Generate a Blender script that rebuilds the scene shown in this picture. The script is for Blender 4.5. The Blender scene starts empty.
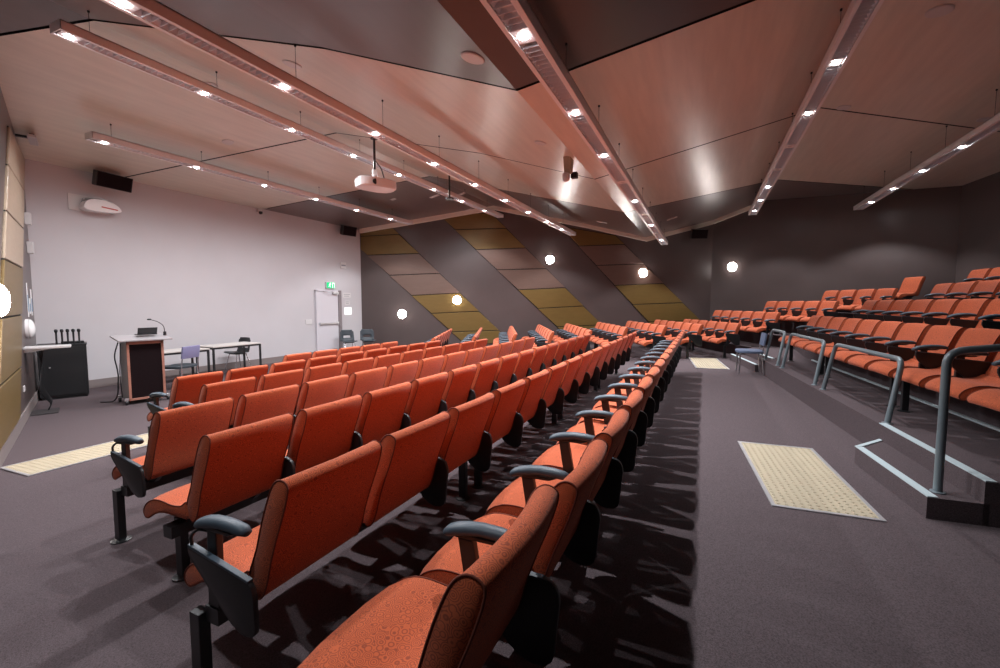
import bpy, bmesh, math, random
from mathutils import Vector, Matrix
random.seed(7)
PI = math.pi
SC = bpy.context.scene
COL = SC.collection

# ------------------------------------------------------------------ camera
EYE = 1.67
cam_data = bpy.data.cameras.new('camera')
cam = bpy.data.objects.new('camera', cam_data)
COL.objects.link(cam)
cam_data.sensor_width = 36.0
cam_data.lens = 15.84
cam_data.clip_start = 0.03
_F, _hx, _hy = 440.0, 704.0, 303.0
_p = math.atan2(334 - _hy, _F)
_Z = Vector((0, math.cos(_p), math.sin(_p)))            # world up seen in camera axes (right, up, back)
_X = Vector((_hx - 500, 334 - _hy, -_F)).normalized()   # world +X (along the seat rows)
_Y = _Z.cross(_X)
_R = Matrix((_X, _Y, _Z))
cam.matrix_world = Matrix.Translation((0, 0, EYE)) @ _R.to_4x4()
SC.camera = cam

# ------------------------------------------------------------------ world, exposure
world = bpy.data.worlds.new('world')
SC.world = world
world.use_nodes = True
world.node_tree.nodes['Background'].inputs[0].default_value = (0.02, 0.02, 0.025, 1)
world.node_tree.nodes['Background'].inputs[1].default_value = 0.3
SC.view_settings.view_transform = 'Standard'
SC.view_settings.look = 'None'
SC.view_settings.gamma = 1.0
SC.view_settings.use_curve_mapping = False
SC.view_settings.exposure = 0.65
SC.cycles.max_bounces = 8
SC.cycles.diffuse_bounces = 6
SC.cycles.sample_clamp_indirect = 6.0
SPOT_W = 62.0
SPOT_COL = (0.95, 0.965, 1.0)

# ------------------------------------------------------------------ materials
def mat(name, col, rough=0.6, metal=0.0, spec=0.5, noise=None, bump=None, emit=None, sheen=0.0, coat=0.0):
    m = bpy.data.materials.new(name)
    m.use_nodes = True
    nt = m.node_tree
    b = nt.nodes['Principled BSDF']
    b.inputs['Base Color'].default_value = (*col, 1)
    b.inputs['Roughness'].default_value = rough
    b.inputs['Metallic'].default_value = metal
    b.inputs['Specular IOR Level'].default_value = spec
    b.inputs['Sheen Weight'].default_value = sheen
    b.inputs['Coat Weight'].default_value = coat
    b.inputs['Coat Roughness'].default_value = 0.38
    if emit:
        b.inputs['Emission Color'].default_value = (*emit[0], 1)
        b.inputs['Emission Strength'].default_value = emit[1]
    tc = nt.nodes.new('ShaderNodeTexCoord')
    if noise:                       # (scale, amount, stretch)
        mp = nt.nodes.new('ShaderNodeMapping')
        mp.inputs['Scale'].default_value = noise[2]
        n = nt.nodes.new('ShaderNodeTexNoise')
        n.inputs['Scale'].default_value = noise[0]
        n.inputs['Detail'].default_value = 4
        r = nt.nodes.new('ShaderNodeValToRGB')
        a = noise[1]
        r.color_ramp.elements[0].position = 0.3
        r.color_ramp.elements[1].position = 0.7
        r.color_ramp.elements[0].color = (*[c * (1 - a) for c in col], 1)
        r.color_ramp.elements[1].color = (*[min(1, c * (1 + a)) for c in col], 1)
        nt.links.new(tc.outputs['Object'], mp.inputs[0])
        nt.links.new(mp.outputs[0], n.inputs['Vector'])
        nt.links.new(n.outputs['Fac'], r.inputs[0])
        nt.links.new(r.outputs[0], b.inputs['Base Color'])
    if bump:
        n2 = nt.nodes.new('ShaderNodeTexNoise')
        n2.inputs['Scale'].default_value = bump[0]
        bp = nt.nodes.new('ShaderNodeBump')
        bp.inputs['Strength'].default_value = bump[1]
        bp.inputs['Distance'].default_value = 0.01
        nt.links.new(tc.outputs['Object'], n2.inputs['Vector'])
        nt.links.new(n2.outputs['Fac'], bp.inputs['Height'])
        nt.links.new(bp.outputs[0], b.inputs['Normal'])
    return m

def fabric_material():
    """orange upholstery woven with small dark curls"""
    m = bpy.data.materials.new('orange_upholstery')
    m.use_nodes = True
    nt = m.node_tree
    b = nt.nodes['Principled BSDF']
    b.inputs['Roughness'].default_value = 0.9
    b.inputs['Specular IOR Level'].default_value = 0.15
    b.inputs['Sheen Weight'].default_value = 0.12
    tc = nt.nodes.new('ShaderNodeTexCoord')
    v = nt.nodes.new('ShaderNodeTexVoronoi')
    v.inputs['Scale'].default_value = 42
    v.inputs['Randomness'].default_value = 0.85
    mul = nt.nodes.new('ShaderNodeMath'); mul.operation = 'MULTIPLY'; mul.inputs[1].default_value = 30
    sn = nt.nodes.new('ShaderNodeMath'); sn.operation = 'SINE'
    r = nt.nodes.new('ShaderNodeValToRGB')
    r.color_ramp.elements[0].position = 0.02
    r.color_ramp.elements[0].color = (0.30, 0.066, 0.032, 1)
    r.color_ramp.elements[1].position = 0.55
    r.color_ramp.elements[1].color = (0.57, 0.125, 0.048, 1)
    mr = nt.nodes.new('ShaderNodeMapRange')
    mr.inputs['From Min'].default_value = -1
    nt.links.new(tc.outputs['Object'], v.inputs['Vector'])
    nt.links.new(v.outputs['Distance'], mul.inputs[0])
    nt.links.new(mul.outputs[0], sn.inputs[0])
    nt.links.new(sn.outputs[0], mr.inputs['Value'])
    nt.links.new(mr.outputs[0], r.inputs[0])
    nt.links.new(r.outputs[0], b.inputs['Base Color'])
    n2 = nt.nodes.new('ShaderNodeTexNoise'); n2.inputs['Scale'].default_value = 900
    bp = nt.nodes.new('ShaderNodeBump'); bp.inputs['Strength'].default_value = 0.25; bp.inputs['Distance'].default_value = 0.002
    nt.links.new(tc.outputs['Object'], n2.inputs['Vector'])
    nt.links.new(n2.outputs['Fac'], bp.inputs['Height'])
    nt.links.new(bp.outputs[0], b.inputs['Normal'])
    return m

FABRIC = fabric_material()
PIPING = mat('dark_piping', (0.16, 0.035, 0.018), 0.9)
BLACK = mat('black_plastic', (0.012, 0.013, 0.015), 0.45)
BLACKM = mat('black_steel', (0.014, 0.015, 0.017), 0.4, 0.0)
ARM = mat('slate_blue_armrest', (0.045, 0.072, 0.098), 0.5)
CARPET = mat('purple_grey_carpet', (0.105, 0.082, 0.088), 0.98, spec=0.05, noise=(160, 0.32, (1, 1, 1)), bump=(300, 0.5))
WHITE = mat('white_plaster', (0.53, 0.51, 0.53), 0.85, spec=0.2, noise=(1.5, 0.02, (1, 1, 1)))
WALLDARK = mat('dark_taupe_wall', (0.086, 0.064, 0.062), 0.36, coat=0.2, noise=(2, 0.05, (1, 1, 1)))
GOLD = mat('gold_panel', (0.175, 0.112, 0.034), 0.38, 0.25, noise=(3, 0.06, (1, 1, 6)))
BROWNP = mat('brown_panel', (0.150, 0.094, 0.075), 0.30, 0.1, coat=0.4, noise=(3, 0.06, (1, 1, 6)))
BEIGEP = mat('beige_panel', (0.40, 0.31, 0.225), 0.4, 0.0, noise=(3, 0.05, (1, 1, 6)))
PLY = mat('tan_ceiling_panel', (0.64, 0.575, 0.485), 0.32, coat=0.8, noise=(2.2, 0.07, (0.5, 5, 0.5)))
CDARK = mat('dark_brown_ceiling_panel', (0.036, 0.023, 0.021), 0.30, coat=0.4, noise=(2, 0.05, (0.5, 4, 1)))
CGREY = mat('taupe_ceiling_panel', (0.135, 0.106, 0.102), 0.30, coat=0.5, noise=(2, 0.05, (0.5, 4, 1)))
SEAM = mat('black_joint', (0.008, 0.007, 0.007), 0.8)
CORNICE = mat('beige_cornice', (0.78, 0.72, 0.62), 0.6)
SKIRT = mat('grey_skirting', (0.21, 0.175, 0.17), 0.6)
ALU = mat('satin_aluminium', (0.62, 0.62, 0.64), 0.35, 0.7)
NOSE = mat('pale_blue_nosing', (0.50, 0.60, 0.63), 0.5, 0.1)
RAIL = mat('blue_grey_steel_rail', (0.19, 0.235, 0.26), 0.35, 0.25)
TACT = mat('cream_tactile_tile', (0.42, 0.355, 0.25), 0.6)
SILVER = mat('painted_silver_housing', (0.74, 0.70, 0.70), 0.38, 0.15)
WHITEMETAL = mat('white_enamel', (0.8, 0.78, 0.78), 0.4)
LOUVRE = mat('louvre_blade', (0.80, 0.83, 0.88), 0.3, 0.3)
LAMP = mat('lamp_glow', (1, 1, 1), 0.5, emit=((1.0, 0.95, 0.97), 60))
GLOBE = mat('globe_glow', (1, 1, 1), 0.5, emit=((1.0, 0.93, 0.88), 40))
OPAL = mat('opal_glass_off', (0.80, 0.80, 0.80), 0.25)
PLASTW = mat('off_white_plastic', (0.62, 0.60, 0.60), 0.4)
DOORM = mat('door_paint', (0.60, 0.58, 0.62), 0.5)
FRAMEM = mat('door_frame_paint', (0.20, 0.17, 0.18), 0.5)
GREEN = mat('exit_green', (0.0, 0.35, 0.12), 0.5, emit=((0.0, 0.55, 0.20), 0.6))
SIGNW = mat('sign_white', (0.9, 0.9, 0.9), 0.5, emit=((1, 1, 1), 0.8))
PAPER = mat('paper', (0.85, 0.85, 0.86), 0.7)
INK = mat('grey_ink', (0.25, 0.25, 0.28), 0.7)
BLUEC = mat('blue_chair_fabric', (0.105, 0.135, 0.215), 0.8, noise=(60, 0.15, (1, 1, 1)))
VIOLET = mat('violet_chair_plastic', (0.21, 0.20, 0.34), 0.5)
SLATE = mat('slate_chair_plastic', (0.032, 0.043, 0.054), 0.5)
CHROME = mat('chrome_tube', (0.6, 0.6, 0.62), 0.25, 0.9)
WOODRED = mat('red_brown_timber', (0.34, 0.15, 0.11), 0.45, noise=(8, 0.15, (1, 8, 1)))
LECTOP = mat('lectern_laminate', (0.33, 0.31, 0.32), 0.35)
PERF = mat('perforated_black_panel', (0.010, 0.005, 0.006), 0.9, spec=0.1, noise=(250, 0.6, (1, 1, 1)))
TABLETOP = mat('pale_table_laminate', (0.52, 0.49, 0.46), 0.4)
SCREEN = mat('dark_screen', (0.01, 0.01, 0.012), 0.15)
GRILLE = mat('vent_metal', (0.30, 0.27, 0.24), 0.5, 0.3)
DARKFAB = mat('dark_grey_tile', (0.035, 0.03, 0.032), 0.9)

# ------------------------------------------------------------------ mesh helpers
def new_bm():
    return bmesh.new()

def finish(bm, name, m, parent=None, smooth=False, loc=None, rotz=0.0):
    bmesh.ops.recalc_face_normals(bm, faces=bm.faces[:])
    me = bpy.data.meshes.new(name)
    bm.to_mesh(me)
    bm.free()
    if isinstance(m, (list, tuple)):
        for k in m:
            me.materials.append(k)
    else:
        me.materials.append(m)
    if smooth:
        me.shade_smooth()
        me.set_sharp_from_angle(angle=math.radians(40)) if smooth == 'auto' else None
    o = bpy.data.objects.new(name, me)
    COL.objects.link(o)
    if parent is not None:
        o.parent = parent
    if loc is not None:
        o.location = loc
    o.rotation_euler[2] = rotz
    return o

def box(bm, c, s, rot=None, bev=0.0):
    """axis-aligned box centre c size s, optionally rotated by matrix rot about its centre"""
    r = bmesh.ops.create_cube(bm, size=1.0)
    vs = r['verts']
    for v in vs:
        v.co = Vector((v.co.x * s[0], v.co.y * s[1], v.co.z * s[2]))
    if bev > 0:
        es = list({e for v in vs for e in v.link_edges})
        rb = bmesh.ops.bevel(bm, geom=es, offset=bev, segments=2, affect='EDGES', profile=0.6)
        vs = list({v for f in rb['faces'] for v in f.verts} | {v for v in vs if v.is_valid})
    for v in vs:
        if rot is not None:
            v.co = rot @ v.co
        v.co += Vector(c)
    return vs

def tube(bm, pts, r, n=10, caps=True, scale=None):
    pts = [Vector(p) for p in pts]
    rings = []
    up = Vector((0, 0, 1))
    prev = None
    for i, p in enumerate(pts):
        if i == 0:
            d = pts[1] - pts[0]
        elif i == len(pts) - 1:
            d = pts[-1] - pts[-2]
        else:
            d = (pts[i + 1] - p).normalized() + (p - pts[i - 1]).normalized()
        d.normalize()
        if prev is None:
            a = up if abs(d.z) < 0.9 else Vector((1, 0, 0))
            u = d.cross(a).normalized()
        else:
            u = (prev - d * prev.dot(d)).normalized()
        prev = u
        w = d.cross(u)
        rr = r[i] if isinstance(r, (list, tuple)) else r
        rings.append([bm.verts.new(p + (u * math.cos(2 * PI * k / n) + w * math.sin(2 * PI * k / n)) * rr) for k in range(n)])
    for a, b in zip(rings, rings[1:]):
        for k in range(n):
            bm.faces.new((a[k], a[(k + 1) % n], b[(k + 1) % n], b[k]))
    if caps:
        bm.faces.new(rings[0][::-1])
        bm.faces.new(rings[-1])

def rounded(pts, rad, seg=5):
    """polyline with corners rounded"""
    pts = [Vector(p) for p in pts]
    out = [pts[0]]
    for i in range(1, len(pts) - 1):
        a, b, c = pts[i - 1], pts[i], pts[i + 1]
        r = min(rad, (a - b).length * 0.45, (c - b).length * 0.45)
        p0 = b + (a - b).normalized() * r
        p1 = b + (c - b).normalized() * r
        for k in range(seg + 1):
            t = k / seg
            out.append(p0.lerp(b, t).lerp(b.lerp(p1, t), t))
    out.append(pts[-1])
    return out

def spline(pts, n=4, closed=False):
    """Catmull-Rom through 2-D points"""
    P = [Vector((p[0], p[1])) for p in pts]
    out = []
    m = len(P)
    rng = range(m) if closed else range(m - 1)
    for i in rng:
        p0 = P[(i - 1) % m] if closed or i > 0 else P[0]
        p1 = P[i]
        p2 = P[(i + 1) % m]
        p3 = P[(i + 2) % m] if closed or i + 2 < m else P[-1]
        for k in range(n):
            t = k / n
            out.append(0.5 * ((2 * p1) + (p2 - p0) * t + (2 * p0 - 5 * p1 + 4 * p2 - p3) * t * t + (3 * p1 - p0 - 3 * p2 + p3) * t ** 3))
    if not closed:
        out.append(P[-1])
    return [(p.x, p.y) for p in out]

def prism(bm, poly, x0, x1, axis='x', bev=0.0):
    """poly in the other two axes extruded between x0 and x1"""
    def P(a, b, t):
        return {'x': (t, a, b), 'y': (a, t, b), 'z': (a, b, t)}[axis]
    A = [bm.verts.new(P(a, b, x0)) for a, b in poly]
    B = [bm.verts.new(P(a, b, x1)) for a, b in poly]
    n = len(poly)
    fs = [bm.faces.new(A[::-1]), bm.faces.new(B)]
    for i in range(n):
        fs.append(bm.faces.new((A[i], A[(i + 1) % n], B[(i + 1) % n], B[i])))
    if bev > 0:
        es = list(fs[0].edges) + list(fs[1].edges)
        bmesh.ops.bevel(bm, geom=es, offset=bev, segments=2, affect='EDGES', profile=0.6)

def lathe(bm, prof, n=20, c=(0, 0, 0), M3=None):
    """prof = [(r,z)...] spun round z"""
    rings = []
    c = Vector(c)
    for r, z in prof:
        ring = []
        for k in range(n):
            v = Vector((r * math.cos(2 * PI * k / n), r * math.sin(2 * PI * k / n), z))
            if M3 is not None:
                v = M3 @ v
            ring.append(bm.verts.new(v + c))
        rings.append(ring)
    for a, b in zip(rings, rings[1:]):
        for k in range(n):
            bm.faces.new((a[k], a[(k + 1) % n], b[(k + 1) % n], b[k]))
    bm.faces.new(rings[0][::-1])
    bm.faces.new(rings[-1])

def round2d(poly, rad, seg=3):
    out = []
    n = len(poly)
    for i in range(n):
        a, b, c = Vector(poly[i - 1]), Vector(poly[i]), Vector(poly[(i + 1) % n])
        q = min(rad, (a - b).length * 0.45, (c - b).length * 0.45)
        p0, p1 = b + (a - b).normalized() * q, b + (c - b).normalized() * q
        for k in range(seg + 1):
            t = k / seg
            out.append(tuple(p0.lerp(b, t).lerp(b.lerp(p1, t), t)))
    return out

def thing(name, label, cat, loc=(0, 0, 0), rotz=0.0, group=None):
    o = bpy.data.objects.new(name, None)
    o.empty_display_size = 0.1
    COL.objects.link(o)
    o.location = loc
    o.rotation_euler = (0, 0, rotz)
    o['label'] = label
    o['category'] = cat
    if group:
        o['group'] = group
    return o

def tag(o, label, cat, group=None):
    o['label'] = label
    o['category'] = cat
    if group:
        o['group'] = group
    return o

def structure(name, bm, m, smooth=False):
    o = finish(bm, name, m, smooth=smooth)
    o['kind'] = 'structure'
    return o

def copy_tree(o, parent=None):
    c = o.copy()
    COL.objects.link(c)
    c.parent = parent
    for ch in list(o.children):
        copy_tree(ch, c)
    return c

def rz(a):
    return Matrix.Rotation(a, 3, 'Z')

def rx(a):
    return Matrix.Rotation(a, 3, 'X')

def ry(a):
    return Matrix.Rotation(a, 3, 'Y')

ORD = ['first', 'second', 'third', 'fourth', 'fifth', 'sixth', 'seventh', 'eighth', 'ninth', 'tenth', 'eleventh',
       'twelfth', 'thirteenth', 'fourteenth', 'fifteenth', 'sixteenth', 'seventeenth', 'eighteenth']

# ------------------------------------------------------------------ room geometry
C1 = Vector((3.66, 10.9))      # white wall / left wall
C2 = Vector((12.0, 10.9))      # white wall / striped wall
C3 = Vector((17.18, -0.2))     # striped wall / dark splayed wall
C4 = Vector((14.6, -5.6))      # dark splayed wall / right wall
C5 = Vector((-3.82, -7.2))     # behind the camera
FOOT = [C1, C2, C3, C4, C5]
AISLE_Z = 0.29
CREASE = [(-7.6, 4.28), (-5.7, 4.50), (-1.66, 4.93), (1.88, 3.93), (3.78, 4.39), (6.65, 5.00), (10.9, 4.20), (11.2, 4.14)]

def ceil_z(y):
    for (y0, z0), (y1, z1) in zip(CREASE, CREASE[1:]):
        if y0 <= y <= y1:
            return z0 + (z1 - z0) * (y - y0) / (y1 - y0)
    return CREASE[0][1] if y < CREASE[0][0] else CREASE[-1][1]

def clip_to_room(bm, grow=0.0):
    ctr = Vector((8, 1))
    for i in range(5):
        a, b = FOOT[i], FOOT[(i + 1) % 5]
        d = (b - a).normalized()
        n = Vector((-d.y, d.x))
        if (ctr - a).dot(n) > 0:
            n = -n
        p = a + n * grow
        bmesh.ops.bisect_plane(bm, geom=bm.verts[:] + bm.edges[:] + bm.faces[:], plane_co=(p.x, p.y, 0),
                               plane_no=(n.x, n.y, 0), clear_outer=True)

A25, A5 = math.radians(25), math.radians(5)

def P25(s, w):
    return Vector((s * math.cos(A25) + w * math.sin(A25), s * math.sin(A25) - w * math.cos(A25)))

def P5(s, w):
    return Vector((s * math.cos(A5) + w * math.sin(A5), s * math.sin(A5) - w * math.cos(A5)))

def floor_z(x, y):
    z1 = AISLE_Z - 0.0468 * (y - 0.1)
    w = x * math.sin(A25) - y * math.cos(A25)
    z2 = 0.0426 * (w + 1.5)
    return max(0.0, min(AISLE_Z, max(z1, z2)))

# floor
bm = new_bm()
step = 0.25
nx, ny = int(22 / step), int(19 / step)
G = [[bm.verts.new((-4 + i * step, -7.5 + j * step, floor_z(-4 + i * step, -7.5 + j * step))) for j in range(ny + 1)] for i in range(nx + 1)]
for i in range(nx):
    for j in range(ny):
        bm.faces.new((G[i][j], G[i + 1][j], G[i + 1][j + 1], G[i][j + 1]))
clip_to_room(bm)
structure('floor', bm, CARPET, smooth=True)

# raised tiers on the right
CUT = 3.50
E1 = [P5(CUT, 1.92), Vector((10.05, -1.05)), Vector((10.10, -1.25)), Vector((12.0, -0.93)), Vector((12.45, -1.12)), P25(20, 6.28)]

def tier_edge(w, v):
    a = P5(CUT, w)
    s = (10.6 - w * math.sin(A5)) / math.cos(A5)
    b = P5(s, w)
    c = P25(10.4, v)
    d = P25(20, v)
    return [a, b, b.lerp(c, 0.33), b.lerp(c, 0.66), c, d]

EDGES = [E1, tier_edge(2.80, 7.05), tier_edge(3.72, 8.0), tier_edge(4.64, 8.95), tier_edge(7.6, 13.5)]
EDGES[4] = [Vector((p.x, -9.5)) if 0 < i < 5 else (P5(CUT, 9.5) if i == 0 else Vector((22, -9.5))) for i, p in enumerate(EDGES[3])]
TIER_Z = [AISLE_Z + 0.28 * k for k in range(1, 5)]
for k in range(4):
    bm = new_bm()
    z = TIER_Z[k]
    lo = AISLE_Z - 0.02 if k == 0 else TIER_Z[k - 1] - 0.02
    e0, e1 = EDGES[k], EDGES[k + 1]
    top0 = [bm.verts.new((p.x, p.y, z)) for p in e0]
    top1 = [bm.verts.new((p.x, p.y, z)) for p in e1]
    bot = [bm.verts.new((p.x, p.y, lo)) for p in e0]
    for i in range(len(e0) - 1):
        bm.faces.new((top0[i], top0[i + 1], top1[i + 1], top1[i]))
        bm.faces.new((bot[i], bot[i + 1], top0[i + 1], top0[i]))
    far0 = bm.verts.new((e1[0].x, e1[0].y, AISLE_Z - 0.02))
    low0 = bm.verts.new((e0[0].x, e0[0].y, AISLE_Z - 0.02)) if k else bot[0]
    bm.faces.new((low0, top0[0], top1[0], far0) if k == 0 else (low0, bot[0], top0[0], top1[0], far0))
    clip_to_room(bm)
    structure('floor', bm, CARPET)

# thin metal strips at the foot of the second and third risers
ntrim = [0]
def trim(bm, m):
    ntrim[0] += 1
    return structure('trim_%d' % ntrim[0], bm, m)

def strip(a, b, z, w=0.02, h=0.012, m=ALU, off=0.0):
    bm = new_bm()
    d = (b - a)
    L = d.length
    c = (a + b) / 2
    n = Vector((-d.y, d.x)).normalized() * off
    box(bm, (c.x + n.x, c.y + n.y, z + h / 2), (L, w, h), rz(math.atan2(d.y, d.x)))
    return trim(bm, m)

strip(P5(3.52, 2.785), P5(9.9, 2.785), TIER_Z[0], 0.03, 0.02, NOSE)
strip(P5(5.0, 3.705), P5(9.9, 3.705), TIER_Z[1], 0.03, 0.02, NOSE)

# steps: a lower step against the platform in the foreground and one at the far corner
def step_block(poly, z, name='floor'):
    bm = new_bm()
    prism(bm, [(p[0], p[1]) for p in poly], AISLE_Z - 0.02, z, 'z')
    return structure(name, bm, CARPET)

SN0, SN1 = P5(3.50, 1.645), P5(4.54, 1.625)
step_block([SN0, SN1, P5(4.88, 1.95), P5(3.50, 1.95)], AISLE_Z + 0.14)
strip(SN0, SN1, AISLE_Z + 0.14, 0.055, 0.008, NOSE, -0.028)
strip(P5(4.535, 1.635), P5(4.85, 1.925), AISLE_Z + 0.14, 0.035, 0.008, NOSE, 0)
strip(P5(3.50, 1.92), P5(4.90, 1.92), TIER_Z[0], 0.055, 0.008, NOSE, -0.028)
FS = [Vector((10.12, -0.97)), Vector((12.02, -0.62)), Vector((12.02, -0.93)), Vector((10.12, -1.26))]
step_block(FS, AISLE_Z + 0.14)
strip(FS[0], FS[1], AISLE_Z + 0.14, 0.055, 0.008, NOSE, -0.028)
strip(Vector((10.12, -1.25)), Vector((12.0, -0.935)), TIER_Z[0], 0.055, 0.008, NOSE, -0.028)

# ceiling: folded along X, seams across
CY = [c[0] for c in CREASE]
SEAMX = {1: [5.8, 5.8, 5.35, 4.48, 3.66, 2.91, 0.85, 0.7],
         2: [12.1, 11.35, 9.15, 8.20, 7.31, 6.72, 5.06, 5.0],
         3: [15.5, 15.3, 13.9, 11.47, 11.16, 9.99, 8.30, 8.2]}
zones = [[-6.0] * 8, SEAMX[1], SEAMX[2], SEAMX[3], [20.0] * 8]
zmats = [CGREY, PLY, PLY, CGREY]
GAP = 0.022
for zi in range(4):
    bm = new_bm()
    lo = [x + (GAP if zi > 0 else 0) for x in zones[zi]]
    hi = [x - (GAP if zi < 3 else 0) for x in zones[zi + 1]]
    A = [bm.verts.new((lo[i], CREASE[i][0], CREASE[i][1])) for i in range(8)]
    B = [bm.verts.new((hi[i], CREASE[i][0], CREASE[i][1])) for i in range(8)]
    for i in range(7):
        f = bm.faces.new((A[i], B[i], B[i + 1], A[i + 1]))
        if zi == 0 and i < 3:
            f.material_index = 1
    clip_to_room(bm, 0.02)
    structure('ceiling', bm, [zmats[zi], CDARK])
# dark backing that shows in the joints
bm = new_bm()
A = [bm.verts.new((-6, c[0], c[1] + 0.06)) for c in CREASE]
B = [bm.verts.new((20, c[0], c[1] + 0.06)) for c in CREASE]
for i in range(7):
    bm.faces.new((A[i], B[i], B[i + 1], A[i + 1]))
clip_to_room(bm, 0.02)
structure('ceiling', bm, SEAM)

# walls
def wall(name, a, b, m, t=0.15):
    """wall between plan points, top following the ceiling"""
    bm = new_bm()
    d = (b - a)
    L = d.length
    u = d / L
    n = Vector((-u.y, u.x))
    if (Vector((8, 1)) - a).dot(n) > 0:
        n = -n
    ts = {0.0, L}
    for cy, _ in CREASE:
        if abs(u.y) > 1e-6:
            t_ = (cy - a.y) / u.y
            if 0 < t_ < L:
                ts.add(t_)
    ts = sorted(ts)
    cols = []
    for s in ts:
        p = a + u * s
        q = p + n * t
        zt = ceil_z(p.y) + 0.05
        cols.append([bm.verts.new((p.x, p.y, -0.05)), bm.verts.new((p.x, p.y, zt)),
                     bm.verts.new((q.x, q.y, zt)), bm.verts.new((q.x, q.y, -0.05))])
    for c0, c1 in zip(cols, cols[1:]):
        for k in range(4):
            bm.faces.new((c0[k], c1[k], c1[(k + 1) % 4], c0[(k + 1) % 4]))
    bm.faces.new(cols[0])
    bm.faces.new(cols[-1][::-1])
    return structure(name, bm, m)

wall('wall_front', C1, C2, WHITE)
wall('wall_far', C2, C3, WALLDARK)
wall('wall_far_right', C3, C4, WALLDARK)
wall('wall_right', C4, C5, WALLDARK)
wall('wall_left', C5, C1, WALLDARK)

# skirting
def skirting(name, a, b, h=0.12, m=SKIRT, s0=0.0, s1=None):
    bm = new_bm()
    d = b - a
    L = d.length
    u = d / L
    s1 = L if s1 is None else s1
    n = Vector((-u.y, u.x))
    if (Vector((8, 1)) - a).dot(n) < 0:
        n = -n
    c = a + u * (s0 + s1) / 2 + n * 0.008
    box(bm, (c.x, c.y, h / 2), (s1 - s0, 0.016, h), rz(math.atan2(d.y, d.x)))
    return structure(name, bm, m)

skirting('baseboard_front', C1, Vector((9.90, 10.9)), 0.16)
skirting('baseboard_front', Vector((11.0, 10.9)), C2, 0.16)
skirting('baseboard_far', C2, C3, 0.14, s0=0.02, s1=9.0)
skirting('baseboard_left', C1, C5, 0.16, s0=0.02, s1=9.0)

# beige cornice on top of the striped wall and the start of the splayed wall
UW1 = (C3 - C2).normalized()
NW1 = Vector((-UW1.y, UW1.x))
if (Vector((8, 1)) - C2).dot(NW1) < 0:
    NW1 = -NW1
UW2 = (C4 - C3).normalized()
NW2 = Vector((-UW2.y, UW2.x))
if (Vector((8, 1)) - C3).dot(NW2) < 0:
    NW2 = -NW2
ULW = (C5 - C1).normalized()
NLW = Vector((-ULW.y, ULW.x))
if (Vector((8, 1)) - C1).dot(NLW) < 0:
    NLW = -NLW

def cornice(a, u, n, s0, s1):
    bm = new_bm()
    ts = [s0, s1]
    for cy, _ in CREASE:
        t_ = (cy - a.y) / u.y
        if s0 < t_ < s1:
            ts.append(t_)
    ts.sort()
    prev = None
    for s in ts:
        p = a + u * s
        z = ceil_z(p.y)
        q = p + n * 0.13
        ring = [bm.verts.new((p.x, p.y, z + 0.02)), bm.verts.new((q.x, q.y, z + 0.02)),
                bm.verts.new((q.x, q.y, z - 0.13)), bm.verts.new((p.x, p.y, z - 0.13))]
        if prev:
            for k in range(4):
                bm.faces.new((prev[k], ring[k], ring[(k + 1) % 4], prev[(k + 1) % 4]))
        else:
            bm.faces.new(ring)
        prev = ring
    bm.faces.new(prev[::-1])
    trim(bm, CORNICE)
cornice(C2, UW1, NW1, 0.02, 12.2)
cornice(C3, UW2, NW2, 0.05, 1.25)

# ------------------------------------------------------------------ wall panels
def wall_panel(a, u, n, quad, m, label, group, t=0.03):
    """quad: four (s,z) corners on a wall"""
    bm = new_bm()
    f = [bm.verts.new((*(a + u * s + n * t), z)) for s, z in quad]
    b = [bm.verts.new((*(a + u * s), z)) for s, z in quad]
    bm.faces.new(f)
    bm.faces.new(b[::-1])
    k = len(quad)
    for i in range(k):
        bm.faces.new((f[i], f[(i + 1) % k], b[(i + 1) % k], b[i]))
    bmesh.ops.recalc_face_normals(bm, faces=bm.faces[:])
    bmesh.ops.bevel(bm, geom=[e for e in bm.edges if e.verts[0] in f and e.verts[1] in f], offset=0.006, segments=1, affect='EDGES')
    o = finish(bm, 'wall_panel', m)
    return tag(o, label, 'panel', group)

def joint_backing(a, u, n, quad):
    bm = new_bm()
    f = [bm.verts.new((*(a + u * s + n * 0.012), z)) for s, z in quad]
    b = [bm.verts.new((*(a + u * s), z)) for s, z in quad]
    bm.faces.new(f)
    bm.faces.new(b[::-1])
    k = len(quad)
    for i in range(k):
        bm.faces.new((f[i], f[(i + 1) % k], b[(i + 1) % k], b[i]))
    trim(bm, SEAM)

K = 15.36 / 440.0
def px1(x, y):
    return ((x - 361) * K, 1.67 - (y - 303) * K)

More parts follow.
